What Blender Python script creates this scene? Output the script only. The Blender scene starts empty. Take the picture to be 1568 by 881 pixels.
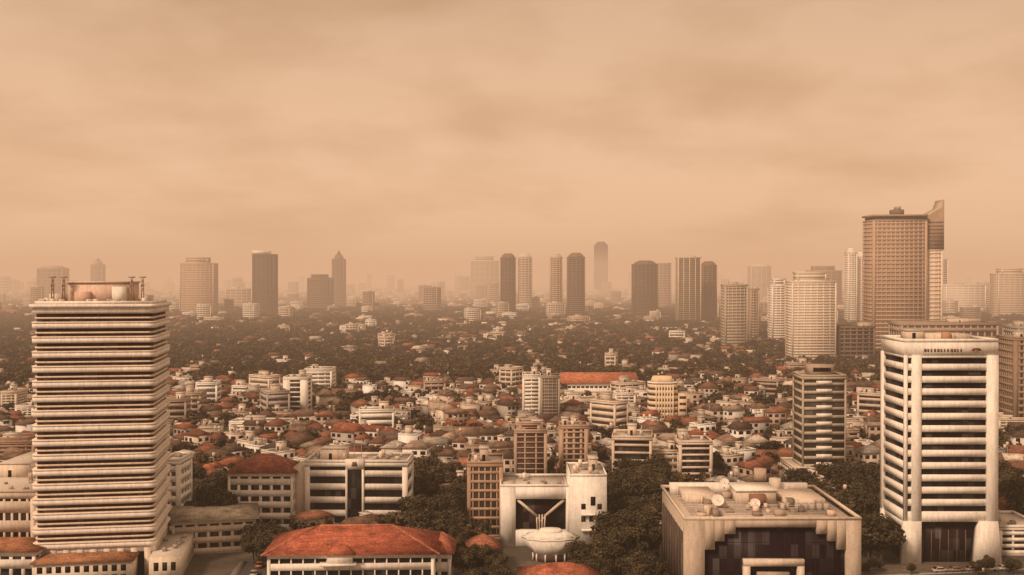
import bpy, math, random
import numpy as np
from mathutils import Vector
R=random.Random(11); NR=np.random.default_rng(5)
F=1700.0; H=80.0; HV=425.0; UC=784.0
def X(u,d): return (u-UC)/F*d
def Z(v,d): return H-(v-HV)*d/F
scene=bpy.context.scene
# ------------------------------------------------------------ materials
def newmat(name):
    m=bpy.data.materials.new(name); m.use_nodes=True
    nt=m.node_tree; nt.nodes.clear()
    o=nt.nodes.new('ShaderNodeOutputMaterial'); b=nt.nodes.new('ShaderNodeBsdfPrincipled')
    nt.links.new(b.outputs[0],o.inputs[0]); return m,nt,b
def noise(nt,vec,scale,lo,hi,detail=4,a=.3,bb=.7):
    n=nt.nodes.new('ShaderNodeTexNoise'); n.inputs['Scale'].default_value=scale; n.inputs['Detail'].default_value=detail
    nt.links.new(vec,n.inputs['Vector'])
    r=nt.nodes.new('ShaderNodeMapRange'); r.inputs[1].default_value=a; r.inputs[2].default_value=bb
    r.inputs[3].default_value=lo; r.inputs[4].default_value=hi
    nt.links.new(n.outputs['Fac'],r.inputs[0]); return r.outputs[0]
def scaled(nt,vec,s):
    m=nt.nodes.new('ShaderNodeVectorMath'); m.operation='MULTIPLY'; m.inputs[1].default_value=s
    nt.links.new(vec,m.inputs[0]); return m.outputs[0]
def mul(nt,col,fac):
    m=nt.nodes.new('ShaderNodeVectorMath'); m.operation='SCALE'
    nt.links.new(col,m.inputs[0]); nt.links.new(fac,m.inputs['Scale']); return m.outputs[0]
def base(nt):
    a=nt.nodes.new('ShaderNodeAttribute'); a.attribute_name='Col'
    g=nt.nodes.new('ShaderNodeNewGeometry'); return a.outputs['Color'],g.outputs['Position']
mats=[]
m,nt,b=newmat('painted_concrete'); c,p=base(nt)
c=mul(nt,c,noise(nt,p,.12,.90,1.05)); c=mul(nt,c,noise(nt,scaled(nt,p,(1.3,1.3,.22)),1,.87,1.04,3,.35,.6)); c=mul(nt,c,noise(nt,p,1.6,.90,1.05,3))
nt.links.new(c,b.inputs['Base Color']); b.inputs['Roughness'].default_value=.85; b.inputs['Specular IOR Level'].default_value=.2; mats.append(m)
m,nt,b=newmat('window_glass'); c,p=base(nt)
sn=nt.nodes.new('ShaderNodeVectorMath'); sn.operation='SNAP'; sn.inputs[1].default_value=(1.7,1.7,3.3); nt.links.new(p,sn.inputs[0])
w=nt.nodes.new('ShaderNodeTexWhiteNoise'); nt.links.new(sn.outputs[0],w.inputs['Vector'])
pw=nt.nodes.new('ShaderNodeMath'); pw.operation='POWER'; pw.inputs[1].default_value=4; nt.links.new(w.outputs['Value'],pw.inputs[0])
r=nt.nodes.new('ShaderNodeMath'); r.operation='MULTIPLY'; r.inputs[1].default_value=.055; nt.links.new(pw.outputs[0],r.inputs[0])
ad=nt.nodes.new('ShaderNodeVectorMath'); ad.operation='ADD'; nt.links.new(c,ad.inputs[0]); nt.links.new(r.outputs[0],ad.inputs[1])
nt.links.new(ad.outputs[0],b.inputs['Base Color']); b.inputs['Roughness'].default_value=.45; b.inputs['Specular IOR Level'].default_value=.08; mats.append(m)
m,nt,b=newmat('clay_tile'); c,p=base(nt)
c=mul(nt,c,noise(nt,p,.35,.6,1.25)); c=mul(nt,c,noise(nt,p,1.8,.65,1.3,4)); c=mul(nt,c,noise(nt,scaled(nt,p,(.3,.3,5)),1,.75,1.15,2))
nt.links.new(c,b.inputs['Base Color']); b.inputs['Roughness'].default_value=.9; b.inputs['Specular IOR Level'].default_value=.12; mats.append(m)
m,nt,b=newmat('foliage'); c,p=base(nt)
c=mul(nt,c,noise(nt,p,.5,.55,1.4,3)); nt.links.new(c,b.inputs['Base Color']); b.inputs['Roughness'].default_value=.95; b.inputs['Specular IOR Level'].default_value=.05; mats.append(m)
m,nt,b=newmat('asphalt'); c,p=base(nt); c=mul(nt,c,noise(nt,p,.4,.75,1.2)); nt.links.new(c,b.inputs['Base Color']); b.inputs['Roughness'].default_value=.9; mats.append(m)
m,nt,b=newmat('car_paint'); c,p=base(nt); c=mul(nt,c,noise(nt,p,3,.9,1.05)); nt.links.new(c,b.inputs['Base Color']); b.inputs['Roughness'].default_value=.3; mats.append(m)
PA,GL,TI,FO,AS,CP=range(6)
# ------------------------------------------------------------ mesh builder
def make(name,V,loops,starts,tot,mi,cols,loc=(0,0,0),yaw=0):
    me=bpy.data.meshes.new(name); n=len(V)
    me.vertices.add(n); me.vertices.foreach_set('co',np.asarray(V,dtype=np.float32).ravel())
    me.loops.add(len(loops)); me.loops.foreach_set('vertex_index',np.asarray(loops,dtype=np.int32))
    me.polygons.add(len(starts)); me.polygons.foreach_set('loop_start',np.asarray(starts,dtype=np.int32))
    me.polygons.foreach_set('loop_total',np.asarray(tot,dtype=np.int32))
    me.polygons.foreach_set('material_index',np.asarray(mi,dtype=np.int32))
    for m in mats: me.materials.append(m)
    me.update(calc_edges=True)
    ca=me.color_attributes.new('Col','FLOAT_COLOR','CORNER')
    cc=np.ones((len(loops),4),dtype=np.float32); cc[:,:3]=np.repeat(np.asarray(cols,dtype=np.float32),tot,axis=0)
    ca.data.foreach_set('color',cc.ravel())
    o=bpy.data.objects.new(name,me); o.location=loc; o.rotation_euler=(0,0,yaw)
    scene.collection.objects.link(o); return o
class MB:
    def __init__(s): s.v=[];s.l=[];s.st=[];s.t=[];s.m=[];s.c=[]; s.set(0,0,0,0)
    def set(s,x,y,yaw,z=0): s.ox,s.oy,s.oz=x,y,z; s.cs,s.sn=math.cos(yaw),math.sin(yaw)
    def pt(s,p):
        x,y,z=p; s.v.append((s.ox+x*s.cs-y*s.sn,s.oy+x*s.sn+y*s.cs,s.oz+z)); return len(s.v)-1
    def fi(s,ids,m,c): s.st.append(len(s.l)); s.t.append(len(ids)); s.l.extend(ids); s.m.append(m); s.c.append(c)
    def face(s,pts,m,c): s.fi([s.pt(p) for p in pts],m,c)
    def prism(s,pts,z0,z1,m,c,top=None,sc=1.0):
        n=len(pts); cx=sum(p[0] for p in pts)/n; cy=sum(p[1] for p in pts)/n
        a=[s.pt((x,y,z0)) for x,y in pts]; b=[s.pt((cx+(x-cx)*sc,cy+(y-cy)*sc,z1)) for x,y in pts]
        for i in range(n):
            j=(i+1)%n; s.fi([a[i],a[j],b[j],b[i]],m,c)
        tm,tc=top if top else (m,c)
        s.fi(b,tm,tc); s.fi(a[::-1],m,c)
    def box(s,x0,x1,y0,y1,z0,z1,m,c,top=None): s.prism([(x0,y0),(x1,y0),(x1,y1),(x0,y1)],z0,z1,m,c,top)
    def cyl(s,cx,cy,z0,z1,r0,r1,m,c,n=10):
        s.prism([(cx+r0*math.cos(2*math.pi*i/n),cy+r0*math.sin(2*math.pi*i/n)) for i in range(n)],z0,z1,m,c,None,max(r1/r0,.01))
    def beam(s,p,q,w,m,c):
        p=Vector(p);q=Vector(q);d=(q-p).normalized(); a=d.cross(Vector((0,1,0.01))).normalized()*w/2; b=d.cross(a).normalized()*w/2
        r=[p+a+b,p+a-b,p-a-b,p-a+b]; t=[q+a+b,q+a-b,q-a-b,q-a+b]
        A=[s.pt(k) for k in r];B=[s.pt(k) for k in t]
        for i in range(4):
            j=(i+1)%4; s.fi([A[i],A[j],B[j],B[i]],m,c)
        s.fi(B,m,c); s.fi(A[::-1],m,c)
    def hip(s,x0,x1,y0,y1,z0,h,m,c,ov=.7,gable=False):
        x0-=ov;x1+=ov;y0-=ov;y1+=ov; w=x1-x0;l=y1-y0
        if w>=l:
            k=0.3 if gable else l/2
            k=min(k,w*.49); r0=(x0+k,(y0+y1)/2);r1=(x1-k,(y0+y1)/2)
        else:
            k=0.3 if gable else w/2
            k=min(k,l*.49); r0=((x0+x1)/2,y0+k);r1=((x0+x1)/2,y1-k)
        A=[s.pt(q) for q in((x0,y0,z0),(x1,y0,z0),(x1,y1,z0),(x0,y1,z0))]
        e0=s.pt((*r0,z0+h));e1=s.pt((*r1,z0+h))
        if w>=l:
            s.fi([A[0],A[1],e1,e0],m,c);s.fi([A[1],A[2],e1],m,c);s.fi([A[2],A[3],e0,e1],m,c);s.fi([A[3],A[0],e0],m,c)
        else:
            s.fi([A[0],A[1],e0],m,c);s.fi([A[1],A[2],e1,e0],m,c);s.fi([A[2],A[3],e1],m,c);s.fi([A[3],A[0],e0,e1],m,c)
        s.fi(A[::-1],PA,(.25,.22,.2))
    def build(s,name,loc=(0,0,0),yaw=0): return make(name,s.v,s.l,s.st,s.t,s.m,s.c,loc,yaw)
def var(c,a=.1):
    k=1+R.uniform(-a,a); return tuple(min(.85,max(.01,x*k)) for x in c)
W=(.84,.80,.76); C=(.68,.59,.51); G=(.40,.365,.34); TN=(.42,.33,.27); B=(.20,.145,.115); DK=(.09,.07,.06)
GD=(.012,.008,.009); GB=(.05,.035,.03); GM=(.11,.088,.076); RED=(.36,.125,.08); ROOF=(.56,.51,.46)
def parapet(mb,x0,x1,y0,y1,z,h,c,t=.3):
    mb.box(x0,x1,y0,y0+t,z,z+h,PA,c);mb.box(x0,x1,y1-t,y1,z,z+h,PA,c)
    mb.box(x0,x0+t,y0+t,y1-t,z,z+h,PA,c);mb.box(x1-t,x1,y0+t,y1-t,z,z+h,PA,c)
def clutter(mb,x0,x1,y0,y1,z,n=6,big=True):
    if big and x1-x0>7:
        w=(x1-x0)*R.uniform(.2,.35);a=R.uniform(x0+1,x1-1-w);l=(y1-y0)*.35;q=y0+(y1-y0)*R.uniform(.25,.5)
        hh=R.uniform(2.4,4); c=var(C,.2); mb.box(a,a+w,q,q+l,z,z+hh,PA,c); mb.box(a-.25,a+w+.25,q-.25,q+l+.25,z+hh,z+hh+.25,PA,var(ROOF)); mb.box(a+w*.3,a+w*.3+1,q-.04,q,z+.1,z+2.1,GL,GD)
    for i in range(n):
        a=R.uniform(x0+.8,x1-2.2);q=R.uniform(y0+.8,y1-2.2);s=R.uniform(.7,1.6)
        t=R.random()
        if t<.25:
            mb.cyl(a,q,z+.6,z+2.3,.65,.6,PA,var(C,.4),8); mb.box(a-.5,a+.5,q-.5,q+.5,z,z+.6,PA,TN)
        elif t<.35: mb.cyl(a,q,z,z+R.uniform(3,6),.08,.05,PA,G,4)
        else: mb.box(a,a+s,q,q+s*.8,z,z+s*.8,PA,var(G,.5)); 
def facade(mb,x0,x1,y0,y1,z0,z1,fl,wc,gc,span=.5,bays=0,pw=.6,corner=1.2,ins=.35,roof=True,cl=6,mull=0):
    fh=(z1-z0)/fl
    mb.box(x0+ins,x1-ins,y0+ins,y1-ins,z0,z1-.1,GL,gc)
    for i in range(fl):
        z=z0+i*fh; mb.box(x0+.05,x1-.05,y0+.05,y1-.05,z,z+fh*span,PA,wc)
    mb.box(x0-.03,x1+.03,y0-.03,y1+.03,z1-fh*.25,z1+.2,PA,wc,(PA,ROOF))
    if corner>0:
        k=corner
        for a,q in((x0,y0),(x1-k,y0),(x0,y1-k),(x1-k,y1-k)): mb.box(a,a+k,q,q+k,z0,z1-fh*.25,PA,wc)
    if mull>0:
        n=int((x1-x0)/mull)
        for i in range(1,n):
            a=x0+(x1-x0)*i/n; mb.box(a-.06,a+.06,y0+ins-.08,y0+ins+.1,z0,z1-.3,PA,TN)
    if bays>1:
        st=(x1-x0)/bays
        for i in range(1,bays):
            a=x0+i*st-pw/2; mb.box(a,a+pw,y0+.09,y0+ins+.2,z0,z1-.3,PA,wc)
        nb=max(1,int(round((y1-y0)/st)));sd=(y1-y0)/nb
        for i in range(1,nb):
            q=y0+i*sd-pw/2; mb.box(x0+.09,x0+ins+.2,q,q+pw,z0,z1-.3,PA,wc); mb.box(x1-ins-.2,x1-.09,q,q+pw,z0,z1-.3,PA,wc)
    if roof:
        parapet(mb,x0-.03,x1+.03,y0-.03,y1+.03,z1+.2,.9,wc); clutter(mb,x0,x1,y0,y1,z1+.2,cl,cl>0)
EXC=[]
def excl(x,y,w,dep,pad=4):
    EXC.append((x-pad,x+w+pad,y-pad,y+dep+pad))
def bld(name,u0,u1,vt,d,dep,fl,wc,gc,span=.5,bays=0,yaw=0,cl=6,top=None,corner=1.2,pw=.6,ins=.35,gf=True,mull=0):
    x0=X(u0,d); w=X(u1,d)-x0; h=Z(vt,d)
    excl(x0,d,w,dep)
    mb=MB(); s=math.radians(yaw)
    z0=0
    if gf: z0=.6; mb.box(-.3,w+.3,-.3,dep+.3,0,.6,PA,G)
    if top=='hip': 
        e=h-min(w,dep)*.28
        facade(mb,0,w,0,dep,z0,e,fl,wc,gc,span,bays,pw,corner,ins,False); mb.hip(0,w,0,dep,e+.25,h-e,TI,RED)
    elif top=='round':
        e=h*.93; facade(mb,0,w,0,dep,z0,e,fl,wc,gc,span,bays,pw,corner,ins,True,0)
        mb.prism([(w*.06,dep*.06),(w*.94,dep*.06),(w*.94,dep*.94),(w*.06,dep*.94)],e+.2,e+(h-e)*.6,PA,wc,None,.85)
        mb.prism([(w*.14,dep*.14),(w*.86,dep*.14),(w*.86,dep*.86),(w*.14,dep*.86)],e+(h-e)*.6,h,PA,wc,None,.6)
    elif top=='step':
        e=h*.9; facade(mb,0,w,0,dep,z0,e,fl,wc,gc,span,bays,pw,corner,ins,True,2)
        facade(mb,w*.15,w*.8,dep*.15,dep*.85,e+.2,h,2,wc,gc,span,0,pw,corner,ins,True,0)
    elif top=='spire':
        e=h*.84; facade(mb,0,w,0,dep,z0,e,fl,wc,gc,span,bays,pw,corner,ins,True,0)
        mb.prism([(w*.15,dep*.15),(w*.85,dep*.15),(w*.85,dep*.85),(w*.15,dep*.85)],e+.2,e+(h-e)*.45,PA,wc,None,.75)
        mb.prism([(w*.3,dep*.3),(w*.7,dep*.3),(w*.7,dep*.7),(w*.3,dep*.7)],e+(h-e)*.45,h,PA,wc,None,.05)
    elif top=='hat':
        e=h*.94; facade(mb,0,w,0,dep,z0,e,fl,wc,gc,span,bays,pw,corner,ins,True,0)
        mb.box(-1,w*.7,1,dep-1,e+1.3,h,PA,W); mb.box(w*.05,w*.6,3,dep-3,e+.2,e+1.3,PA,G)
    else: facade(mb,0,w,0,dep,z0,h-.9,fl,wc,gc,span,bays,pw,corner,ins,True,cl,mull)
    return mb.build(name,(x0,d,0),s)
def rrect(x0,x1,y0,y1,r,n=5):
    P=[]
    for cx,cy,a in((x1-r,y0+r,-90),(x1-r,y1-r,0),(x0+r,y1-r,90),(x0+r,y0+r,180)):
        for i in range(n+1):
            t=math.radians(a+90*i/n); P.append((cx+r*math.cos(t),cy+r*math.sin(t)))
    return P
def lattice(mb,x,y,z0,z1,w,c):
    for a,b in((-1,-1),(1,-1),(1,1),(-1,1)): mb.beam((x+a*w/2,y+b*w/2,z0),(x+a*w/4,y+b*w/4,z1),.14,PA,c)
    n=int((z1-z0)/2)
    for i in range(n):
        z=z0+(z1-z0)*i/n; zz=z0+(z1-z0)*(i+1)/n
        mb.beam((x-w/2,y-w/2,z),(x+w/2,y-w/2,zz),.1,PA,c); mb.beam((x-w/2,y+w/2,zz),(x+w/2,y+w/2,z),.1,PA,c)
def dish(mb,x,y,z,r,c=W):
    mb.cyl(x,y,z,z+r*1.1,.15,.15,PA,G,6)
    n=12; ctr=mb.pt((x,y+.1,z+r*1.2)); rim=[mb.pt((x+r*math.cos(2*math.pi*i/n),y-r*.35+ .4*r*math.sin(2*math.pi*i/n),z+r*1.3+r*.85*math.sin(2*math.pi*i/n))) for i in range(n)]
    for i in range(n): mb.fi([ctr,rim[i],rim[(i+1)%n]],PA,c)
    mb.beam((x,y,z+r*1.2),(x,y-r*.9,z+r*1.6),.08,PA,G)

# ------------------------------------------------------------ left banded tower
d=292; mb=MB(); w,dep=32.0,28.0
z=8.0; fh=3.9
mb.prism(rrect(1.1,w-1.1,1.1,dep-1.1,1.6),0,72,GL,(.04,.014,.010))
LW=(.85,.80,.76)
for i in range(16):
    zz=z+i*fh
    mb.prism(rrect(.1,w-.1,.1,dep-.1,2.0),zz,zz+1.35,PA,LW)
    mb.prism(rrect(.0,w,.0,dep,2.0),zz+1.35,zz+1.75,PA,(.76,.68,.60))
    mb.prism(rrect(.7,w-.7,.7,dep-.7,1.8),zz+2.5,zz+2.95,PA,(.74,.62,.52))
mb.prism(rrect(.2,w-.2,.2,dep-.2,2.0),z+16*fh,z+16*fh+1.6,PA,LW)
mb.prism(rrect(-.5,w+.5,-.5,dep+.5,2.2),z+16*fh+1.6,z+16*fh+2.5,PA,LW,(PA,ROOF))
zt=z+16*fh+2.5
for i in range(9):
    a=1.2+i*(w-4.4)/8; mb.box(a,a+1.6,.35,1.6,0,8,PA,(.72,.64,.55))
    q=1.2+i*(dep-4.4)/8; mb.box(w-1.6,w-.35,q,q+1.6,0,7.9,PA,(.72,.64,.55))
mb.box(.6,w-.6,.6,dep-.6,6.6,7.95,PA,W)
mb.box(8,24,7,22,zt,zt+5.6,PA,(.74,.56,.48)); mb.box(7.6,24.4,6.6,22.4,zt+5.6,zt+6,PA,(.68,.55,.47))
mb.box(10,14,5.6,7,zt,zt+3.2,PA,(.66,.48,.40)); mb.box(20,23.5,4,6.8,zt,zt+4.6,PA,W); mb.box(3,6.5,8,14,zt,zt+2.6,PA,C); mb.box(26,29,9,15,zt,zt+2.2,PA,C)
parapet(mb,1,w-1,1,dep-1,zt,.8,W,.12)
for i in range(14):
    a=R.uniform(2,w-4);mb.box(a,a+1.2,2.5,3.8,zt,zt+R.uniform(.8,1.6),PA,var(C,.3))
for mx in(4.6,7.4,25,27.8):
    lattice(mb,mx,5,zt,zt+7,.7,(.40,.28,.21)); mb.box(mx-.9,mx+.9,4.8,5.2,zt+7,zt+7.35,PA,TN); mb.box(mx-.4,mx+.4,4.7,5.3,zt+4.6,zt+5.4,PA,TN)
mb.box(2.5,27,-8,1.0,0,6.2,PA,(.7,.62,.53)); mb.hip(2.5,27,-8,.2,6.3,1.6,TI,(.34,.17,.1))
for i in range(10):
    a=3.6+i*2.3; mb.box(a,a+1.3,-8.06,-7.9,1,2.9,GL,GD); mb.box(a,a+1.3,-8.06,-7.9,3.8,5.4,GL,GD)
mb.box(w-1,w+7,-6,dep-4,0,6.4,PA,(.72,.64,.55),(PA,ROOF)); 
for i in range(3): mb.box(w+.2+i*2.2,w+1.4+i*2.2,-6.06,-5.9,2.8,5,GL,GD)
for i in range(6): 
    a=w+R.uniform(0,5); mb.box(a,a+1.2,i*3,i*3+1.2,6.4,7.4,PA,var(G,.3))
mb.build('banded_office_tower',(X(45,d),d,0),math.radians(9)); excl(X(45,d)-4,d-8,46,44)

# ------------------------------------------------------------ right tower
d=309; x0=X(1386,d); w=26.0; dep=20.0; mb=MB(); wh=(.86,.83,.79)
mb.box(.85,w-.85,.85,dep-.85,11.8,60,GL,(.008,.003,.006))
zr=[56.7-3.44*i for i in range(13)]
for i,zc in enumerate(zr+[zr[-1]-3.44]):
    hi=(zr[i-1]-.82) if i>0 else 58.4; lo=(zc+.82) 
    if i==13: lo=11.8
    mb.box(.15,w-.15,.15,dep-.15,lo,hi,PA,wh)
mb.box(0,w,0,dep,58.3,62.0,PA,wh,(PA,ROOF)); parapet(mb,-.1,w+.1,-.1,dep+.1,62,.9,wh)
mb.box(2.0,4.6,-.25,.9,0,58.3,PA,wh); mb.box(22.9,w+.05,-.25,.9,0,58.3,PA,wh)
mb.box(-.12,.8,dep-2,dep+.1,0,58.3,PA,wh); mb.box(-.1,.8,-.1,.8,11.8,58.3,PA,wh); mb.box(w-1,w+.1,dep-2,dep+.1,0,58.3,PA,wh)
for i in range(12): mb.box(5.3+i*.92,5.3+i*.92+R.uniform(.35,.7),-.12,0,59.3,60.1,PA,(.2,.12,.1))
mb.prism([(18.5,-.14),(21.4,-.14),(21.4,0),(18.5,0)],59.6,60.3,PA,(.1,.06,.05),None,.6); mb.box(19.4,20.3,-.16,-.14,59.2,59.7,PA,(.5,.15,.1))
mb.box(4.6,22.9,2.5,dep-2.5,0,11.8,GL,(.02,.010,.012)); 
def slab(pts,y0,y1,c,m=PA):
    n=len(pts);A=[mb.pt((x,y0,z)) for x,z in pts];Bq=[mb.pt((x,y1,z)) for x,z in pts]
    mb.fi(A,m,c);mb.fi(Bq[::-1],m,c)
    for i in range(n): j=(i+1)%n; mb.fi([A[j],A[i],Bq[i],Bq[j]],m,c)
slab([(19.2,0),(27.2,0),(26.05,12),(20.8,12)],-.3,2.2,wh)
slab([(-.9,0),(4.7,0),(4.7,12),(-.1,12)],-.28,1.8,wh)
slab([(-.9,0),(1.2,0),(1.2,12),(-.1,12)],dep-2.5,dep,wh); slab([(23.5,0),(27.2,0),(26.05,12),(24,12)],dep-2.5,dep,wh)
mb.box(.3,1.0,2,dep-2.5,10,11.9,PA,wh); mb.box(1.0,4.6,2.6,dep-3,0,11.8,GL,GD)
for i in range(6): mb.box(6+i*2.4,6.15+i*2.4,2.4,2.5,0,9,PA,B)
clutter(mb,2,w-2,2,dep-2,62,10); mb.box(9,20,5,14,62,64.0,PA,C); mb.box(12,14,3,5,62,64.6,PA,(.5,.3,.22))
mb.build('white_office_tower',(x0,d,0)); excl(x0-4,d-6,36,34)

# ------------------------------------------------------------ stepped arch building
d=262; x0=X(1048,d); w=X(1320,d)-x0; dep=41; mb=MB(); tc=(.52,.44,.375); zt=22.6
k=w/42.0
segs=[(0,4.9,0),(4.9,7.3,15.6),(7.3,9.6,17.6),(9.6,12.2,19.3),(12.2,31.4,20.9),(31.4,34,19.3),(34,36.2,17.6),(36.2,38.4,15.6),(38.4,42,0)]
for a,b_,zz in segs: mb.box(a*k,b_*k,0,1.6,zz,zt,PA,tc)
mb.box(.3,w-.3,1.6,dep-.3,0,zt-1,PA,tc,(PA,(.56,.48,.41)))
mb.box(4.5*k,38.8*k,1.35,1.59,0,21.2,GL,(.012,.004,.010))
for i in range(1,14): mb.box(4.5*k+i*2.45,4.58*k+i*2.45,1.28,1.36,0,20.9,PA,(.025,.015,.018))
for i in range(1,6): mb.box(4.5*k,38.8*k,1.29,1.36,3.4*i,3.4*i+.08,PA,(.025,.015,.018))
mb.box(14*k,28.4*k,-.6,.9,11.8,13.4,PA,C); mb.box(14*k,15.6*k,-.6,.9,0,11.8,PA,C); mb.box(26.8*k,28.4*k,-.6,.9,0,11.8,PA,C)
mb.box(17.4*k,25*k,-.1,1.3,8.6,10.2,PA,TN); mb.box(17.4*k,18.4*k,-.1,1.3,0,8.6,PA,TN); mb.box(24*k,25*k,-.1,1.3,0,8.6,PA,TN)
parapet(mb,-.05,w+.05,-.05,dep,zt,.7,(.66,.58,.5),.5)
for i in range(8): mb.box(-.12,.3,3+i*4.6,6.2+i*4.6,3,19,GL,(.08,.06,.05))
for i in range(70):
    a=R.uniform(2,w-4);q=R.uniform(8,dep-3);s=R.uniform(.6,2.4);mb.box(a,a+s,q,q+s,zt-1,zt-1+R.uniform(.5,2.2),PA,var((.50,.41,.35),.65))
mb.box(17,27,22,32,zt-1,zt+2.6,PA,C);mb.box(16.6,27.4,21.6,32.4,zt+2.6,zt+3,PA,W);mb.box(20,24,20,22,zt-1,zt+2,PA,(.3,.16,.12))
mb.box(4,12,24,36,zt-1,zt+1.2,PA,C);mb.box(29,39,20,34,zt-1,zt+1.0,PA,C); mb.box(2,39,37,39,zt-1,zt+1.8,PA,W)
for i in range(5): mb.cyl(31+i*1.8,16,zt-1,zt+.7,.8,.8,PA,G,10)
mb.cyl(30,36,zt-1,zt+3.4,1.6,1.6,PA,C,12);mb.cyl(26,36,zt+3,zt+6,1.7,1.7,PA,(.5,.4,.32),12)
dish(mb,16,34,zt+1,1.3);dish(mb,11,17,zt-.6,1.6);dish(mb,20,15,zt-.6,1.3)
for i in range(10): mb.beam((3,10+i*2.8,zt-.6),(w-3,10+i*2.8+R.uniform(-2,2),zt-.6),.25,PA,var(G,.3))
mb.build('stepped_arch_hall',(x0,d,0)); excl(x0-4,d,w+8,dep)

# ------------------------------------------------------------ white V building
d=330; x0=X(766,d); mb=MB(); s=d/F; WW=(.86,.84,.81)
zL=17.6; zR=21.0; wL=20.6; wR=31.6
mb.box(0,4.6,0,18,0,zL,PA,WW,(PA,ROOF)); mb.box(4.6,19.6,2.4,18,0,zL-.05,PA,WW,(PA,ROOF)); mb.box(19.6,wL,0,18,0,zL,PA,WW,(PA,ROOF))
mb.box(4.6,19.6,0,2.4,14,zL-.02,PA,WW); mb.box(4.6,19.6,0,2.4,0,4.6,PA,WW)
mb.box(4.6,19.6,2.2,2.39,4.6,14,GL,(.016,.006,.007))
cx=12.1
mb.beam((5.2,.9,13.6),(cx-1.3,.9,8.8),.75,PA,C);mb.beam((19,.9,13.6),(cx+1.3,.9,8.8),.75,PA,C)
for q in(-1.3,-.45,.45,1.3): mb.beam((cx+q,1.0,9.2),(cx+q*.8,1.0,4.6),.4,PA,C)
mb.beam((cx-2.4,1.1,9.8),(cx,1.1,7.2),.3,PA,C);mb.beam((cx+2.4,1.1,9.8),(cx,1.1,7.2),.3,PA,C)
parapet(mb,-.04,wL,-.04,18.04,zL,.8,WW); clutter(mb,1,wL-1,3,17,zL,7,False)
mb.box(wL,wR,-1.5,20,0,zR,PA,WW,(PA,ROOF)); parapet(mb,wL,wR+.05,-1.55,20.05,zR,.7,WW); clutter(mb,wL+1,wR-1,0,19,zR,7)
for i,(a,q) in enumerate(((24,11.3),(28.8,11.3),(24,7.6),(26.4,7.6),(28.8,7.6))): mb.box(a,a+1.3,-1.62,-1.48,q,q+1.6,GL,GD)
mb.box(26.8,28.2,-1.62,-1.48,12.4,15.0,GL,GD); mb.box(24,31.7,-2.8,-1.5,5,5.5,PA,WW); mb.box(24,31.7,-2.8,-1.5,9.6,10.1,PA,WW)
mb.build('white_truss_front_building',(x0,d,0)); excl(x0-3,d-20,38,44)
# pavilion: fluted white shell, an upturned cone with a near-flat top
mb=MB()
def P(r,fl=.0,n=20): return [((r*(1-fl*(i%2)))*math.cos(2*math.pi*i/n),.7*(r*(1-fl*(i%2)))*math.sin(2*math.pi*i/n)) for i in range(n)]
mb.prism(P(4.6),0,2.0,GL,(.08,.05,.05)); mb.prism(P(5.0,.12),1.9,6.3,PA,WW,None,8.3/5.0); mb.prism(P(8.35,.12),6.3,6.8,PA,WW,None,1.0); mb.prism(P(8.2,.12),6.8,8.0,PA,WW,None,.55)
mb.prism(P(3.6),7.95,8.8,PA,WW,None,.8)
for i in range(10): t=2*math.pi*i/10; mb.cyl(4.9*math.cos(t),3.4*math.sin(t),0,2.2,.25,.25,PA,W,6)
mb.build('white_shell_pavilion',(X(843,314),314,0)); excl(X(842,314)-9,305,18,18)
# ------------------------------------------------------------ red roofed hall
d=272; x0=X(408,d); mb=MB(); w=41; dep=22
facade(mb,0,w,0,dep,0,11.8,3,W,GD,.42,14,.3,.8,.5,False)
mb.hip(0,w,0,dep,11.9,4.6,TI,(.40,.125,.08),1.3)
mb.beam((11.4,11,16.5),(30,11,16.5),.5,TI,(.5,.2,.13))
for p_,q_ in(((-1.3,-1.3,12),(11,11,16.5)),((w+1.3,-1.3,12),(30,11,16.5))): mb.beam(p_,q_,.4,TI,(.46,.19,.13))
mb.box(13,22,-2.6,0,9.5,10,PA,W)
mb.hip(15,21,-2.4,4,12.4,1.8,TI,(.40,.13,.08),.6); mb.box(15,21,-2.2,3,10,12.4,PA,W)
mb.build('red_roof_hall',(x0,d,0),math.radians(2)); excl(x0-3,d-3,w+6,dep+4)
def rhouse(name,u0,u1,d,dep,ze,rh,rc=RED,fl=2,yaw=0,wc=W,gable=False):
    x0=X(u0,d);w=X(u1,d)-x0;mb=MB()
    facade(mb,0,w,0,dep,0,ze,fl,wc,GD,.55,max(2,int(w/3)),.9,.8,.3,False); mb.hip(0,w,0,dep,ze+.2,rh,TI,rc,1.0,gable)
    excl(x0,d,w,dep,2); return mb.build(name,(x0,d,0),math.radians(yaw))
rhouse('red_roof_house',655,690,284,14,9,3.2,(.38,.14,.09))
rhouse('red_roof_house',798,925,268,16,5.2,3.6,(.38,.13,.08))
rhouse('red_roof_house',722,765,300,10,6,3,(.34,.14,.09),2,8)
rhouse('red_roof_apartment',348,448,350,16,18,5.0,(.30,.12,.085),5)
rhouse('courtyard_building',262,388,318,22,9.5,.9,(.5,.45,.38),3,14,C)
rhouse('colonial_hall',-60,52,288,14,8.5,2.2,(.36,.17,.1),2,0,W)
bld('flat_roof_hall',-90,52,752,300,62,4,C,GD,.6,12,0,18)
d=352; x0=X(466,d); mb=MB(); w=X(624,d)-x0; 
facade(mb,0,w,0,16,0,21,5,W,GD,.46,0,.6,1.6,.6,True,14)
mb.box(w*.42,w*.56,-.35,.6,0,20.6,GL,GD); mb.box(w*.40,w*.42,-.5,.5,0,21.6,PA,W); mb.box(w*.56,w*.58,-.5,.5,0,21.6,PA,W); mb.box(w*.40,w*.58,-.52,.45,19.2,22.4,PA,W)
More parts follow.
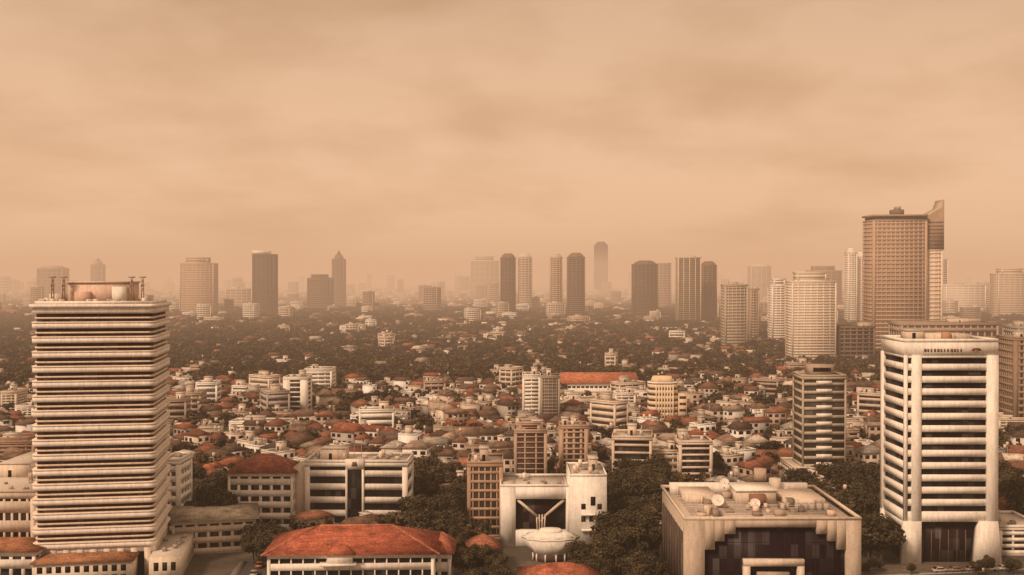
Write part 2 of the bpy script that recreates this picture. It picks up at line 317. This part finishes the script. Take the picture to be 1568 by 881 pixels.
mb.prism([(w*.46,-.62),(w*.52,-.62),(w*.52,-.52),(w*.46,-.52)],20.2,21.6,PA,(.15,.1,.08),None,.6)
mb.box(-4,0,1.5,14,0,19.5,PA,C,(PA,ROOF)); mb.build('ribbon_window_office',(x0,d,0),math.radians(-2)); excl(x0-4,d,w+6,16)
bld('white_slab_block',246,274,704,345,14,7,W,GM,.6,2,0,2)
bld('brown_grid_office',715,770,708,338,16,8,(.42,.29,.21),GB,.3,6,0,5,pw=.4)
bld('brown_glass_office',787,838,652,412,14,11,(.46,.34,.27),(.07,.04,.03),.2,3,0,6,'step')
bld('gridded_office',857,901,652,440,12,9,(.50,.36,.28),GB,.35,4,0,4,pw=1.0,corner=1.6)
bld('dark_ribbon_office',937,998,668,425,18,6,(.66,.56,.47),GD,.30,0,-8,6,corner=1.0,ins=.6)
bld('dark_ribbon_office',1040,1092,676,432,15,6,(.72,.62,.54),GD,.32,0,0,6,ins=.6)
bld('low_linked_block',998,1042,690,436,12,4,C,GM,.6,4,0,3)
bld('gray_glass_office',828,858,576,590,14,15,(.36,.31,.27),(.15,.12,.10),.25,5,0,2,pw=.3)
bld('white_office_block',800,828,574,594,16,13,W,GB,.72,2,0,4)
d=590; mb=MB(); x0=X(994,d)
mb.prism(rrect(.3,15.7,.3,12,5),0,23.5,GL,GB)
for i in range(8): mb.prism(rrect(0,16,0,12.3,5.2),i*3,i*3+1.9,PA,(.80,.66,.50))
for i in range(7): mb.box(3.5+i*1.5,4.2+i*1.5,-.05,.4,0,23,PA,(.80,.66,.50))
mb.prism(rrect(1.5,14,1.5,11,4),24,27,PA,(.78,.62,.46),None,.8); mb.box(16,20.5,2,12,0,18,PA,(.72,.58,.44),(PA,ROOF))
for i in range(5): mb.box(16.5,20,1.94,2.1,1.6+i*3.4,3+i*3.4,GL,GB)
mb.prism(rrect(-.1,16.1,-.1,12.4,5.2),23.4,24,PA,W); mb.build('cream_rounded_hotel',(x0,d,0)); excl(x0,d,21,13)
bld('white_strip_office',433,470,578,632,16,8,W,GD,.3,0,0,3,corner=4.0)
bld('white_office_block',466,508,565,760,18,6,W,GM,.65,4,0,3)
d=432; mb=MB(); x0=X(1229,d); w=17.2
facade(mb,0,w,0,15,6,41,11,(.46,.41,.34),(.05,.042,.034),.36,0,.6,.7,.4,True,4)
mb.box(4,13,3,12,42,45.5,PA,TN); mb.box(5,12,2.96,3,43,44.6,GL,GD)
for i in range(11): mb.box(5.5,11.5,-.3,.4,6.5+i*3.18,7.9+i*3.18,PA,W)
facade(mb,-4,w+3,-4,19,0,5.8,2,C,GB,.5,8,.4,.8,.3,True,6)
mb.build('banded_glass_tower',(x0,d,0)); excl(x0-4,d-4,25,24)
bld('pale_highrise',1213,1281,418,1003,26,30,(.80,.72,.64),(.60,.53,.46),.45,7,0,5,'step',pw=1.2)
# large hazy tower
d=1120; mb=MB(); x0=X(1337,d); s=d/F; w=(1420-1337)*s
zt=Z(337,d); facade(mb,0,w,0,34,0,zt,34,(.52,.39,.31),(.33,.235,.18),.35,12,1.2,2.5,.6,False)
mb.box(2,w-1,1,33,zt+.2,zt+3.5,PA,DK); mb.box(-.6,w+.6,-.6,34.6,zt+3.5,zt+5.5,PA,(.42,.32,.25),(PA,G))
mb.box(w*.42,w*.62,8,20,zt+5.5,zt+11,PA,B);mb.box(w*.48,w*.56,8,16,zt+11,zt+14,PA,G)
wc=(.5,.4,.32)
f0=w+.5;f1=(1449-1337)*s
A=[(f0,zt-30),(f1,zt-30),(f1,Z(305,d)),(f1-3,Z(318,d)),(f0+6,Z(326,d)),(f0,Z(333,d))]
n=len(A);a_=[mb.pt((x,6,z)) for x,z in A];b_=[mb.pt((x,30,z)) for x,z in A]
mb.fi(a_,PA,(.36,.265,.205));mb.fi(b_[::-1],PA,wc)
for i in range(n): j=(i+1)%n; mb.fi([a_[j],a_[i],b_[i],b_[j]],PA,wc)
for i in range(8): mb.box(f0+1,f1-1,5.85,6,zt-28+i*3.6,zt-26.6+i*3.6,GL,(.2,.14,.11))
facade(mb,f0,f1-1,6,30,0,zt-30,26,(.82,.72,.62),(.68,.56,.47),.4,4,1.0,2,.5,False)  # haze over the fin put into its lightened wall and glass colours
mb.box(w-12,f1+6,-10,-1,0,8,PA,C)
mb.build('raked_crown_skyscraper',(x0,d,0)); excl(x0,d,90,36)
# ------------------------------------------------------------ other skyline towers
TB=(.19,.135,.105)
T=[('residential_tower',1299,1313,380,1800,24,34,W,TN,.5,3,'round'),('residential_tower',1314,1329,386,1810,24,33,W,TN,.5,3,'round'),
('dark_office_block',1284,1341,500,1010,24,9,B,GD,.4,6,None),('pale_apartment_tower',1182,1209,428,1300,22,24,W,TN,.5,4,'step'),
('gray_office_tower',1110,1146,436,1180,24,22,(.46,.40,.34),(.3,.25,.21),.45,6,None),('gray_office_tower',1149,1163,442,1350,24,20,TN,GM,.45,3,None),
('striped_office_tower',1038,1074,394,1830,30,32,(.66,.56,.46),(.10,.07,.05),.12,4,None),('brown_tower',1076,1098,400,1900,28,30,TB,GB,.4,3,'round'),
('dark_highrise',970,1008,399,2050,34,30,(.15,.11,.085),GB,.35,6,'round'),('hazy_office_tower',1009,1028,403,2700,40,28,TN,GM,.5,3,None),
('dark_twin_tower',766,790,388,2100,30,32,TB,GB,.4,4,'round'),('pale_twin_tower',793,815,388,2500,30,32,C,GM,.5,4,'round'),
('pale_twin_tower',842,862,388,2120,28,32,(.6,.48,.38),GM,.5,4,'round'),('dark_twin_tower',869,896,387,2080,30,32,TB,GB,.4,4,'round'),
('hazy_office_tower',720,765,393,3600,60,34,C,GM,.5,6,'step'),('needle_highrise',911,931,370,4600,60,40,DK,GD,.5,3,'round'),
('hat_roof_tower',386,420,384,2250,36,34,(.15,.11,.09),GB,.4,5,'hat'),('wide_hotel_tower',275,327,395,2250,36,30,(.60,.46,.37),TN,.5,8,'step'),
('spired_tower',508,527,383,2900,34,32,TB,GB,.5,3,'spire'),('dark_office_block',470,507,421,2600,40,16,TB,GB,.5,6,'step'),
('dark_office_block',545,578,464,2500,30,6,DK,GD,.5,4,None),('domed_tower',56,95,407,3000,50,26,TN,GM,.5,5,'round'),
('spired_tower',138,156,394,3300,30,32,TN,GM,.5,3,'spire'),('hazy_office_tower',345,386,442,2700,40,14,C,GM,.5,5,None),
('hazy_office_tower',1150,1182,404,3300,50,34,C,GM,.5,4,'round'),('hazy_office_tower',1449,1510,436,2300,40,18,W,C,.5,7,None),
('hazy_office_tower',1420,1452,388,2400,40,26,W,GM,.5,4,'step'),('hazy_office_tower',1529,1580,412,2100,40,26,C,TN,.5,6,'step'),
('hazy_office_tower',1240,1290,408,2600,40,28,TN,GM,.5,6,'step'),('dark_side_tower',1554,1600,517,560,22,14,(.3,.22,.17),GB,.4,6,None),
('white_convention_block',992,1102,506,1560,50,4,W,C,.6,10,'step'),('white_campus_block',520,554,499,1500,40,8,W,GM,.7,4,None),
('white_campus_block',491,533,513,1420,40,4,W,GM,.6,6,'step'),('white_warehouse',688,756,501,1800,40,3,W,C,.7,8,None),
('podium_block',1380,1530,494,900,30,6,TN,GM,.5,14,None),('mid_block',1560,1600,500,900,30,8,G,GM,.5,6,None)]
for t in T: bld(t[0],t[1],t[2],t[3],t[4],t[5],t[6],t[7],t[8],t[9],t[10],0,3,t[11],corner=2,pw=1.2,ins=.5)
M=[('white_villa_block',1110,1165,606,700,16,3,W,GM,'hip'),('white_apartment_block',942,974,602,640,12,6,W,GM,None),('white_office_block',536,620,637,590,14,4,W,GM,'step'),
('long_white_school',350,442,646,560,14,3,W,GM,None),('white_office_block',612,672,600,730,16,4,W,GD,None),('brown_block',720,790,630,640,14,3,TN,GM,None),
('white_apartment_block',1168,1225,636,620,16,3,W,GM,None),('white_apartment_block',866,925,612,640,14,3,C,GM,None),('low_office',1120,1180,655,560,14,2,W,GM,None),
('apartment_block',0,24,600,640,18,8,C,GM,None),('apartment_block',22,50,622,610,16,6,W,GM,None),('apartment_block',-30,50,676,470,18,5,(.4,.27,.2),GM,'step'),
('low_office',262,332,662,540,16,3,C,GM,None),('shop_row',1530,1600,806,318,20,4,W,GD,None),('shop_row',1300,1350,650,560,14,3,C,GM,None),
('white_office_block',1530,1590,640,560,16,5,C,GM,'step'),('low_office',445,520,598,800,16,4,C,GM,None),('low_office',740,790,600,800,16,3,W,GM,None),('low_office',1000,1040,560,980,18,4,C,GM,None),
('white_campus_block',588,612,516,1400,20,4,W,GM,None),('white_campus_block',1440,1500,516,800,20,4,C,GM,None)]
for t in M: bld(t[0],t[1],t[2],t[3],t[4],t[5],t[6],t[7],t[8],.55,max(3,int((t[2]-t[1])*t[4]/F/3.5)),R.uniform(-6,6),6,t[9])
rhouse('orange_roof_market',862,978,762,50,7,5.5,(.50,.19,.11),1,0,W,True); excl(X(862,740),715,52,60,0)

# ------------------------------------------------------------ trees
def crown(seed,nleaf,leaf,nl=8,cores=True,trunk=6):
    g=np.random.default_rng(seed)
    th=g.uniform(0,2*np.pi,nl); rr=.28*np.sqrt(g.uniform(.1,1,nl))
    cen=np.stack([rr*np.cos(th),rr*np.sin(th),.60+g.uniform(-.14,.2,nl)],1); lr=g.uniform(.12,.21,nl)
    li=g.integers(0,nl,nleaf); dr=g.normal(size=(nleaf,3)); dr[:,2]+=.35; dr/=np.linalg.norm(dr,axis=1)[:,None]
    pos=cen[li]+dr*(lr[li]*g.uniform(.72,1.12,nleaf))[:,None]
    nrm=dr+g.normal(size=(nleaf,3))*.45; nrm/=np.linalg.norm(nrm,axis=1)[:,None]
    t1=np.cross(nrm,g.normal(size=(nleaf,3))); t1/=np.linalg.norm(t1,axis=1)[:,None]; t2=np.cross(nrm,t1)
    s=(leaf*g.uniform(.6,1.4,nleaf))[:,None]; s2=s*g.uniform(.5,1,nleaf)[:,None]
    V=np.stack([pos-t1*s,pos-t2*s2,pos+t1*s,pos+t2*s2],1).reshape(-1,3)
    shade=(g.uniform(.6,1.4,nl)[li]*g.uniform(.65,1.35,nleaf))[:,None]
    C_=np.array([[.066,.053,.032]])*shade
    Q=np.arange(nleaf*4).reshape(-1,4)
    vs=[V];qs=[Q];cs=[C_];mi=[np.full(nleaf,FO)];off=len(V)
    def addprism(a,b,r0,r1,n,col,m):
        nonlocal off
        a=np.array(a);b=np.array(b);dd=b-a;dd=dd/np.linalg.norm(dd);u=np.cross(dd,[.3,1,.2]);u/=np.linalg.norm(u);w_=np.cross(dd,u)
        ang=np.arange(n)*2*np.pi/n; ring=np.cos(ang)[:,None]*u+np.sin(ang)[:,None]*w_
        vs.append(np.concatenate([a+ring*r0,b+ring*r1]))
        qs.append(np.array([[off+i,off+(i+1)%n,off+n+(i+1)%n,off+n+i] for i in range(n)])); cs.append(np.tile(col,(n,1))); mi.append(np.full(n,m)); off+=2*n
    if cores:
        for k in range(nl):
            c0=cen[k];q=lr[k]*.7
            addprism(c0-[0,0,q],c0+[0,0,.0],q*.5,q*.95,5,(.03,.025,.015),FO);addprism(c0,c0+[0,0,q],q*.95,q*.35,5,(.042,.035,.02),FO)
    addprism((0,0,0),(0,0,.45),.028,.017,trunk,(.10,.075,.055),PA)
    if trunk>4:
        for k in range(min(5,nl)): addprism((0,0,.3+.03*k),cen[k],.013,.005,4,(.10,.075,.055),PA)
    return np.concatenate(vs),np.concatenate(qs),np.concatenate(cs),np.concatenate(mi)
class Mass:
    def __init__(s): s.V=[];s.Q=[];s.C=[];s.M=[];s.o=0
    def add(s,t,x,y,h,wd,z=0):
        V,Q,C_,m_=t; a=R.uniform(0,6.28);c_,s_=math.cos(a),math.sin(a)
        W_=np.empty_like(V);W_[:,0]=(V[:,0]*c_-V[:,1]*s_)*wd+x;W_[:,1]=(V[:,0]*s_+V[:,1]*c_)*wd+y;W_[:,2]=V[:,2]*h+z
        k=R.uniform(.6,1.4); tint=np.array([k*R.uniform(.95,1.25),k,k*R.uniform(.8,1.1)])
        s.V.append(W_);s.Q.append(Q+s.o);s.C.append(C_*tint);s.M.append(m_);s.o+=len(V)
    def build(s,name):
        V=np.concatenate(s.V);Q=np.concatenate(s.Q);C_=np.concatenate(s.C);M_=np.concatenate(s.M)
        return make(name,V,Q.ravel(),np.arange(len(Q))*4,np.full(len(Q),4),M_,C_)
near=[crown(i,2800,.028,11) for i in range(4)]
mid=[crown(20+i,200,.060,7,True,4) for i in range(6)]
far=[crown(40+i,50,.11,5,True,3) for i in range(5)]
nm=[]
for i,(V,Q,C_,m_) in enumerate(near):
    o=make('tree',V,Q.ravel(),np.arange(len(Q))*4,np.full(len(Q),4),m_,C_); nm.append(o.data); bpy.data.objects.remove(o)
def blocked(x,y,r=0):
    for a in EXC:
        if a[0]-r<x<a[1]+r and a[2]-r<y<a[3]+r: return True
    return False
TR=[]
def grove(u0,u1,d0,d1,n,h0=9,h1=15):
    k=0;t=0
    while k<n and t<n*12:
        t+=1; d_=R.uniform(d0,d1);x=X(R.uniform(u0,u1),d_)
        if blocked(x,d_,-1.5) or any((x-a)**2+(d_-b)**2<14 for a,b in TR): continue
        TR.append((x,d_)); h=R.uniform(h0,h1)
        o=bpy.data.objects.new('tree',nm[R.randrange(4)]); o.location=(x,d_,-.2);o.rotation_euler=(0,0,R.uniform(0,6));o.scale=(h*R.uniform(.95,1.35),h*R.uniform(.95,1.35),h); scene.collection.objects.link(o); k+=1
grove(272,345,335,400,16);grove(635,714,318,400,20);grove(928,1012,295,410,34);grove(890,1000,280,310,14,7,11)
grove(1225,1350,330,410,26);grove(1330,1352,305,330,3);grove(385,420,300,345,5,7,10);grove(690,765,288,330,7,6,10)
grove(620,700,400,440,8);grove(1528,1590,330,400,8);grove(0,60,290,298,3,6,8);grove(700,790,270,300,7,5,8);grove(1325,1560,296,303,6,3,5);grove(985,1040,262,300,8,8,12)
# ------------------------------------------------------------ roads + kerbs + cars
def road(name,x0,y0,x1,y1,w):
    L=math.hypot(x1-x0,y1-y0);a=math.atan2(y1-y0,x1-x0);mb=MB()
    mb.face([(0,-w/2,.012),(L,-w/2,.012),(L,w/2,.012),(0,w/2,.012)],AS,(.055,.052,.05))
    for s in(-1,1): mb.box(0,L,min(s*w/2,s*(w/2+2)),max(s*w/2,s*(w/2+2)),0,.14,PA,(.3,.27,.24))
    for i in range(int(L/6)): mb.face([(i*6,-.08,.018),(i*6+3,-.08,.018),(i*6+3,.08,.018),(i*6,.08,.018)],PA,(.75,.73,.7))
    o=mb.build(name,(x0,y0,0),a)
    n=int(L/6)
    for i in range(n): 
        px=x0+(x1-x0)*i/n;py=y0+(y1-y0)*i/n; EXC.append((px-w/2-3,px+w/2+3,py-w/2-3,py+w/2+3))
    return a
def car(x,y,yaw,c):
    mb=MB(); pr=[(-2.2,.35),(2.2,.35),(2.25,.8),(1.2,.98),(.55,1.45),(-1.1,1.47),(-1.8,1.0),(-2.25,.9)]
    A=[mb.pt((a,-.85,b)) for a,b in pr];Bq=[mb.pt((a,.85,b)) for a,b in pr]
    mb.fi(A,CP,c);mb.fi(Bq[::-1],CP,c)
    for i in range(8):
        j=(i+1)%8; mb.fi([A[j],A[i],Bq[i],Bq[j]],GL if i in(3,5) else CP,GD if i in(3,5) else c)
    for s in(-.87,.87): mb.face([(-1.5,s,1.0),(1.0,s,1.0),(.5,s,1.38),(-1.05,s,1.38)],GL,GD)
    for a in(-1.35,1.35):
        for s in(-.8,.8):
            n=10;r=.33;p=[mb.pt((a+r*math.cos(k*.628),s-.11,.33+r*math.sin(k*.628))) for k in range(n)];q=[mb.pt((a+r*math.cos(k*.628),s+.11,.33+r*math.sin(k*.628))) for k in range(n)]
            mb.fi(p,AS,(.03,.03,.03));mb.fi(q[::-1],AS,(.03,.03,.03))
            for k in range(n): mb.fi([p[k],q[k],q[(k+1)%n],p[(k+1)%n]],AS,(.03,.03,.03))
    mb.build('parked_car',(x,y,.02),yaw)
a=road('road',X(330,250),250,X(400,312),312,8)
road('road',X(985,270),270,X(965,300),300,7)
road('road',X(1300,290),290,X(1620,300),300,8)
for i in range(5): car(X(352+i*9,270+i*9)+R.uniform(1,2),270+i*9,a,R.choice([W,G,DK,RED]))
for i in range(5): car(X(1440+i*26,301),300.5+i*.5,.1,R.choice([W,G,DK,B]))

# ------------------------------------------------------------ residential mass
def vn(x,y,s):
    x/=s;y/=s;i,j=math.floor(x),math.floor(y);fx,fy=x-i,y-j
    def h(a,b): 
        q=math.sin(a*127.1+b*311.7)*43758.5453; return q-math.floor(q)
    fx=fx*fx*(3-2*fx);fy=fy*fy*(3-2*fy)
    return (h(i,j)*(1-fx)+h(i+1,j)*fx)*(1-fy)+(h(i,j+1)*(1-fx)+h(i+1,j+1)*fx)*fy
roofc=[(.22,.105,.07),(.17,.09,.065),(.27,.125,.085),(.13,.085,.065),(.20,.14,.11),(.30,.115,.07),(.12,.09,.075),(.24,.16,.12),(.24,.10,.065),(.16,.10,.075),(.36,.28,.23)]
hm=MB()
def house(x,y,yaw,w,l,detail=True):
    hm.set(x,y,yaw); fl=R.choice([1,1,2,2,2,3]); h=fl*3.0+R.uniform(0,.6); wc=var(R.choice([W,W,C,C,G,TN,TN]),.2)
    x0,x1,y0,y1=-w/2,w/2,-l/2,l/2
    t=R.random()
    hm.box(x0,x1,y0,y1,0,h,PA,wc,(PA,var(G,.4)))
    if detail:
        for f in range(fl):
            z=f*3.0+.9
            n=max(1,int(w/2.8))
            for i in range(n):
                if R.random()<.9:
                    a=x0+(i+.2)*w/n; hm.box(a,a+w/n*.6,y0-.05,y0,z,z+1.5,GL,GD)
            n=max(1,int(l/3.2))
            for i in range(n):
                q=y0+(i+.25)*l/n; s=x0 if x>0 else x1
                hm.box(min(s,s+(-.05 if x>0 else .05)),max(s,s+(-.05 if x>0 else .05)),q,q+l/n*.5,z,z+1.5,GL,GD)
    if t<.80:
        rc=var(R.choice(roofc),.3) if R.random()<.88 else var(R.choice([ROOF,G,C]),.25)
        gb=R.random()<.5
        hm.hip(x0,x1,y0,y1,h,min(w,l)*R.uniform(.24,.40),TI,rc,.7,gb)
        if detail and R.random()<.5:
            hm.box(x0+w*.2,x0+w*.7,y0-2.4,y0,0,2.6,PA,wc); hm.hip(x0+w*.2,x0+w*.7,y0-2.4,y0,2.65,1.2,TI,rc,.4)
        if R.random()<.5: 
            hh=h*R.uniform(.5,.85); hm.box(x1,x1+w*.4,y0+l*.15,y1-l*.1,0,hh,PA,wc,(PA,var(G,.5)))
            if R.random()<.6: hm.hip(x1,x1+w*.4,y0+l*.15,y1-l*.1,hh+.02,l*.2,TI,var(rc,.2),.5,gb)
        if detail and R.random()<.2: hm.cyl(x0+1,y1+1,0,h+3.5,.12,.12,PA,G,4); hm.cyl(x0+1,y1+1,h+3.5,h+5,.6,.6,PA,C,7)
    else:
        parapet(hm,x0-.02,x1+.02,y0-.02,y1+.02,h,.7,wc,.25)
        if detail: clutter(hm,x0,x1,y0,y1,h,4)
def block(x,y,yaw,w,l,fl,fh=3.3):
    hm.set(x,y,yaw); wc=var(R.choice([W,W,C,C,TN,G]),.15); h=fl*fh
    facade(hm,-w/2,w/2,-l/2,l/2,0,h,fl,wc,R.choice([GD,GB,GM]),R.uniform(.45,.65),max(2,int(w/4)) if R.random()<.6 else 0,.6,1,.3,True,2)
tm=Mass()
step=12.0; y=318.0
while y<1800:
    if y>900: step=14.0
    hw=.52*y+40; x=-hw
    while x<hw:
        px=x+R.uniform(-2.2,2.2);py=y+R.uniform(-2.2,2.2); x+=step
        if blocked(px,py,2): 
            continue
        v=HV+F*H/py; n=vn(px,py,65)
        if v<595: p=.78+.7*(n-.5)
        elif v<650: p=.42+.8*(n-.5)
        else: p=.30+.75*(n-.5)
        ang=math.floor(vn(px+900,py,160)*5)*.35-.6
        if vn(px,py+500,40)<.05: continue
        if R.random()<p:
            for k in range(R.choice([1,2,2])):
                h=R.uniform(8,13) if v<600 else R.uniform(6.5,10.5)
                tm.add(mid[R.randrange(6)] if py<1000 else far[R.randrange(5)],px+R.uniform(-5,5),py+R.uniform(-5,5),h,h*R.uniform(1,1.5))
        else:
            if R.random()<(.03 if py>480 else 0): block(px,py,ang+R.choice([0,1.57]),R.uniform(12,20),R.uniform(9,13),R.choice([3,3,4,5]))
            else: house(px,py,ang+R.uniform(-.15,.15)+R.choice([0,0,1.57]),R.uniform(6,12),R.uniform(6,10),py<950)
            if R.random()<.5:
                h=R.uniform(5,8.5); tm.add(mid[R.randrange(6)] if py<1000 else far[R.randrange(5)],px+R.uniform(5,7),py+R.uniform(-6,6),h,h*R.uniform(.9,1.3))
    y+=step
step=27; y=1800
while y<4000:
    hw=.52*y+60;x=-hw
    while x<hw:
        px=x+R.uniform(-7,7);py=y+R.uniform(-7,7);x+=step
        if blocked(px,py,2): continue
        n=vn(px,py,160)
        if R.random()<.78+.6*(n-.5):
            for k in range(2):
                h=R.uniform(9,14); tm.add(far[R.randrange(5)],px+R.uniform(-10,10),py+R.uniform(-10,10),h,h*R.uniform(1.4,2))
        elif R.random()<.2: block(px,py,R.uniform(-.4,.4),R.uniform(18,32),R.uniform(14,22),R.choice([3,4,5,6,8,10]))
        else: house(px,py,R.uniform(-.6,.6),R.uniform(14,22),R.uniform(12,18),False)
    y+=step
hm.build('residential_district'); tm.build('tree_canopy')
hm=MB()
for i in range(1500):
    y=4000*math.exp(R.random()*1.15); x=R.uniform(-.55,.55)*y
    if R.random()<.10: hm.set(x,y,R.uniform(-.4,.4)); w=R.uniform(22,40); facade(hm,-w/2,w/2,-15,15,0,R.uniform(45,100)*(y/5000)**.3,14,var(R.choice([C,G,TN])),GM,.5,0,1,2,.5,True,0)
    else: block(x,y,R.uniform(-.4,.4),R.uniform(25,60),R.uniform(20,40),R.choice([3,4,5,6,8]),3.6)
for i in range(40):
    y=R.uniform(2300,4000); x=R.uniform(-.5,.5)*y
    if blocked(x,y,20): continue
    hm.set(x,y,R.uniform(-.3,.3)); w=R.uniform(22,36); facade(hm,-w/2,w/2,-13,13,0,R.uniform(25,66),12,var(R.choice([C,G,TN])),GM,.5,5,1,2,.5,True,2)
hm.build('distant_city_blocks')
tm=Mass()
for i in range(4500):
    y=4000*math.exp(R.random()*1.0);x=R.uniform(-.55,.55)*y;h=R.uniform(11,17); tm.add(far[R.randrange(5)],x,y,h,h*R.uniform(2.5,4))
tm.build('distant_woodland')
# ------------------------------------------------------------ ground
me=bpy.data.meshes.new('ground'); me.from_pydata([(-40000,-2000,0),(40000,-2000,0),(40000,60000,0),(-40000,60000,0)],[],[(0,1,2,3)])
o=bpy.data.objects.new('ground',me);scene.collection.objects.link(o)
m,nt,b=newmat('ground_soil'); g=nt.nodes.new('ShaderNodeNewGeometry'); p=g.outputs['Position']
cr=nt.nodes.new('ShaderNodeValToRGB'); f=noise(nt,p,.035,0,1,8); nt.links.new(f,cr.inputs[0])
e=cr.color_ramp.elements; e[0].color=(.045,.04,.028,1); e[1].color=(.17,.14,.115,1); k=cr.color_ramp.elements.new(.55); k.color=(.08,.065,.05,1)
c=mul(nt,cr.outputs[0],noise(nt,p,.5,.75,1.2)); nt.links.new(c,b.inputs['Base Color']); b.inputs['Roughness'].default_value=.95; me.materials.append(m)
# ------------------------------------------------------------ haze (absorbing volumes with airlight put in as emission, thicker over the far city)
def hazebox(y0,z1,sig,col,k):
    mbx=MB(); mbx.box(-39000+k,39000-k,y0,59000-k,-5-k*.01,z1,PA,W); hz=mbx.build('haze')
    hz.data.materials.clear(); m=bpy.data.materials.new('emissive_haze'); m.use_nodes=True; nt=m.node_tree; nt.nodes.clear()
    o=nt.nodes.new('ShaderNodeOutputMaterial'); ab=nt.nodes.new('ShaderNodeVolumeAbsorption'); em=nt.nodes.new('ShaderNodeEmission'); ad=nt.nodes.new('ShaderNodeAddShader')
    ab.inputs['Color'].default_value=(0,0,0,1); ab.inputs['Density'].default_value=sig
    em.inputs['Color'].default_value=(*col,1); em.inputs['Strength'].default_value=sig  # airlight added as the volume's own glow, nothing scatters
    nt.links.new(ab.outputs[0],ad.inputs[0]);nt.links.new(em.outputs[0],ad.inputs[1]);nt.links.new(ad.outputs[0],o.inputs['Volume'])
    hz.data.materials.append(m)
HC=(.72,.42,.245)
hazebox(-1900,300,1.15e-4,HC,0)
hazebox(700,190,1.6e-4,HC,10)
hazebox(2500,140,3.0e-4,HC,20)
# ------------------------------------------------------------ world
el=math.radians(40); az=math.radians(218)
wd=bpy.data.worlds.new('World'); scene.world=wd; wd.use_nodes=True; nt=wd.node_tree; nt.nodes.clear()
o=nt.nodes.new('ShaderNodeOutputWorld'); bg=nt.nodes.new('ShaderNodeBackground'); bg.inputs[1].default_value=.1; nt.links.new(bg.outputs[0],o.inputs[0])
sk=nt.nodes.new('ShaderNodeTexSky'); sk.sky_type='NISHITA'; sk.sun_disc=False; sk.sun_elevation=el; sk.sun_rotation=az; sk.dust_density=8; sk.air_density=2
tc=nt.nodes.new('ShaderNodeTexCoord'); sp=nt.nodes.new('ShaderNodeSeparateXYZ'); nt.links.new(tc.outputs['Generated'],sp.inputs[0])
def math_(op,a,b_=None):
    n=nt.nodes.new('ShaderNodeMath'); n.operation=op
    for i,q in enumerate((a,b_)):
        if q is None: continue
        if isinstance(q,(int,float)): n.inputs[i].default_value=q
        else: nt.links.new(q,n.inputs[i])
    return n.outputs[0]
zz=math_('ADD',math_('ABSOLUTE',sp.outputs[2]),.16)
cb=nt.nodes.new('ShaderNodeCombineXYZ'); nt.links.new(math_('DIVIDE',sp.outputs[0],zz),cb.inputs[0]); nt.links.new(math_('DIVIDE',sp.outputs[1],zz),cb.inputs[1])
n1=noise(nt,cb.outputs[0],1.3,0,1,6,.3,.7)
n2=noise(nt,scaled(nt,tc.outputs['Generated'],(1,1,2.0)),5.0,0,1,6,.32,.68)
f=math_('ADD',math_('MULTIPLY',n1,.5),math_('MULTIPLY',n2,.5))
cl=nt.nodes.new('ShaderNodeValToRGB'); nt.links.new(f,cl.inputs[0]); e=cl.color_ramp.elements; e[0].color=(.72,.43,.245,1); e[1].color=(.89,.565,.35,1); e[0].position=.18; e[1].position=.62
gr=nt.nodes.new('ShaderNodeMapRange'); nt.links.new(sp.outputs[2],gr.inputs[0]); gr.inputs[1].default_value=.08; gr.inputs[2].default_value=.26; gr.inputs[3].default_value=1.03; gr.inputs[4].default_value=.80
cc=mul(nt,cl.outputs[0],gr.outputs[0]); ten=nt.nodes.new('ShaderNodeVectorMath'); ten.operation='SCALE'; ten.inputs['Scale'].default_value=10; nt.links.new(cc,ten.inputs[0])
mx=nt.nodes.new('ShaderNodeMix'); mx.data_type='RGBA'; mx.inputs[0].default_value=.965; nt.links.new(sk.outputs[0],mx.inputs[6]); nt.links.new(ten.outputs[0],mx.inputs[7]); nt.links.new(mx.outputs[2],bg.inputs[0])
sl=bpy.data.lights.new('sun','SUN'); sl.energy=3.1; sl.angle=math.radians(9); sl.color=(1,.69,.46); so=bpy.data.objects.new('sun',sl); scene.collection.objects.link(so)
dv=Vector((math.sin(az)*math.cos(el),math.cos(az)*math.cos(el),math.sin(el))); so.rotation_euler=dv.to_track_quat('Z','Y').to_euler(); so.location=dv*500
# ------------------------------------------------------------ camera
cd=bpy.data.cameras.new('camera'); co=bpy.data.objects.new('camera',cd); scene.collection.objects.link(co); scene.camera=co
cd.sensor_width=36; cd.lens=36*F/1568; cd.clip_start=1; cd.clip_end=90000
co.location=(0,0,H); co.rotation_euler=(math.radians(90)-math.atan(15.5/F),0,0)
scene.view_settings.view_transform='Standard'; scene.view_settings.look='None'; scene.view_settings.exposure=0
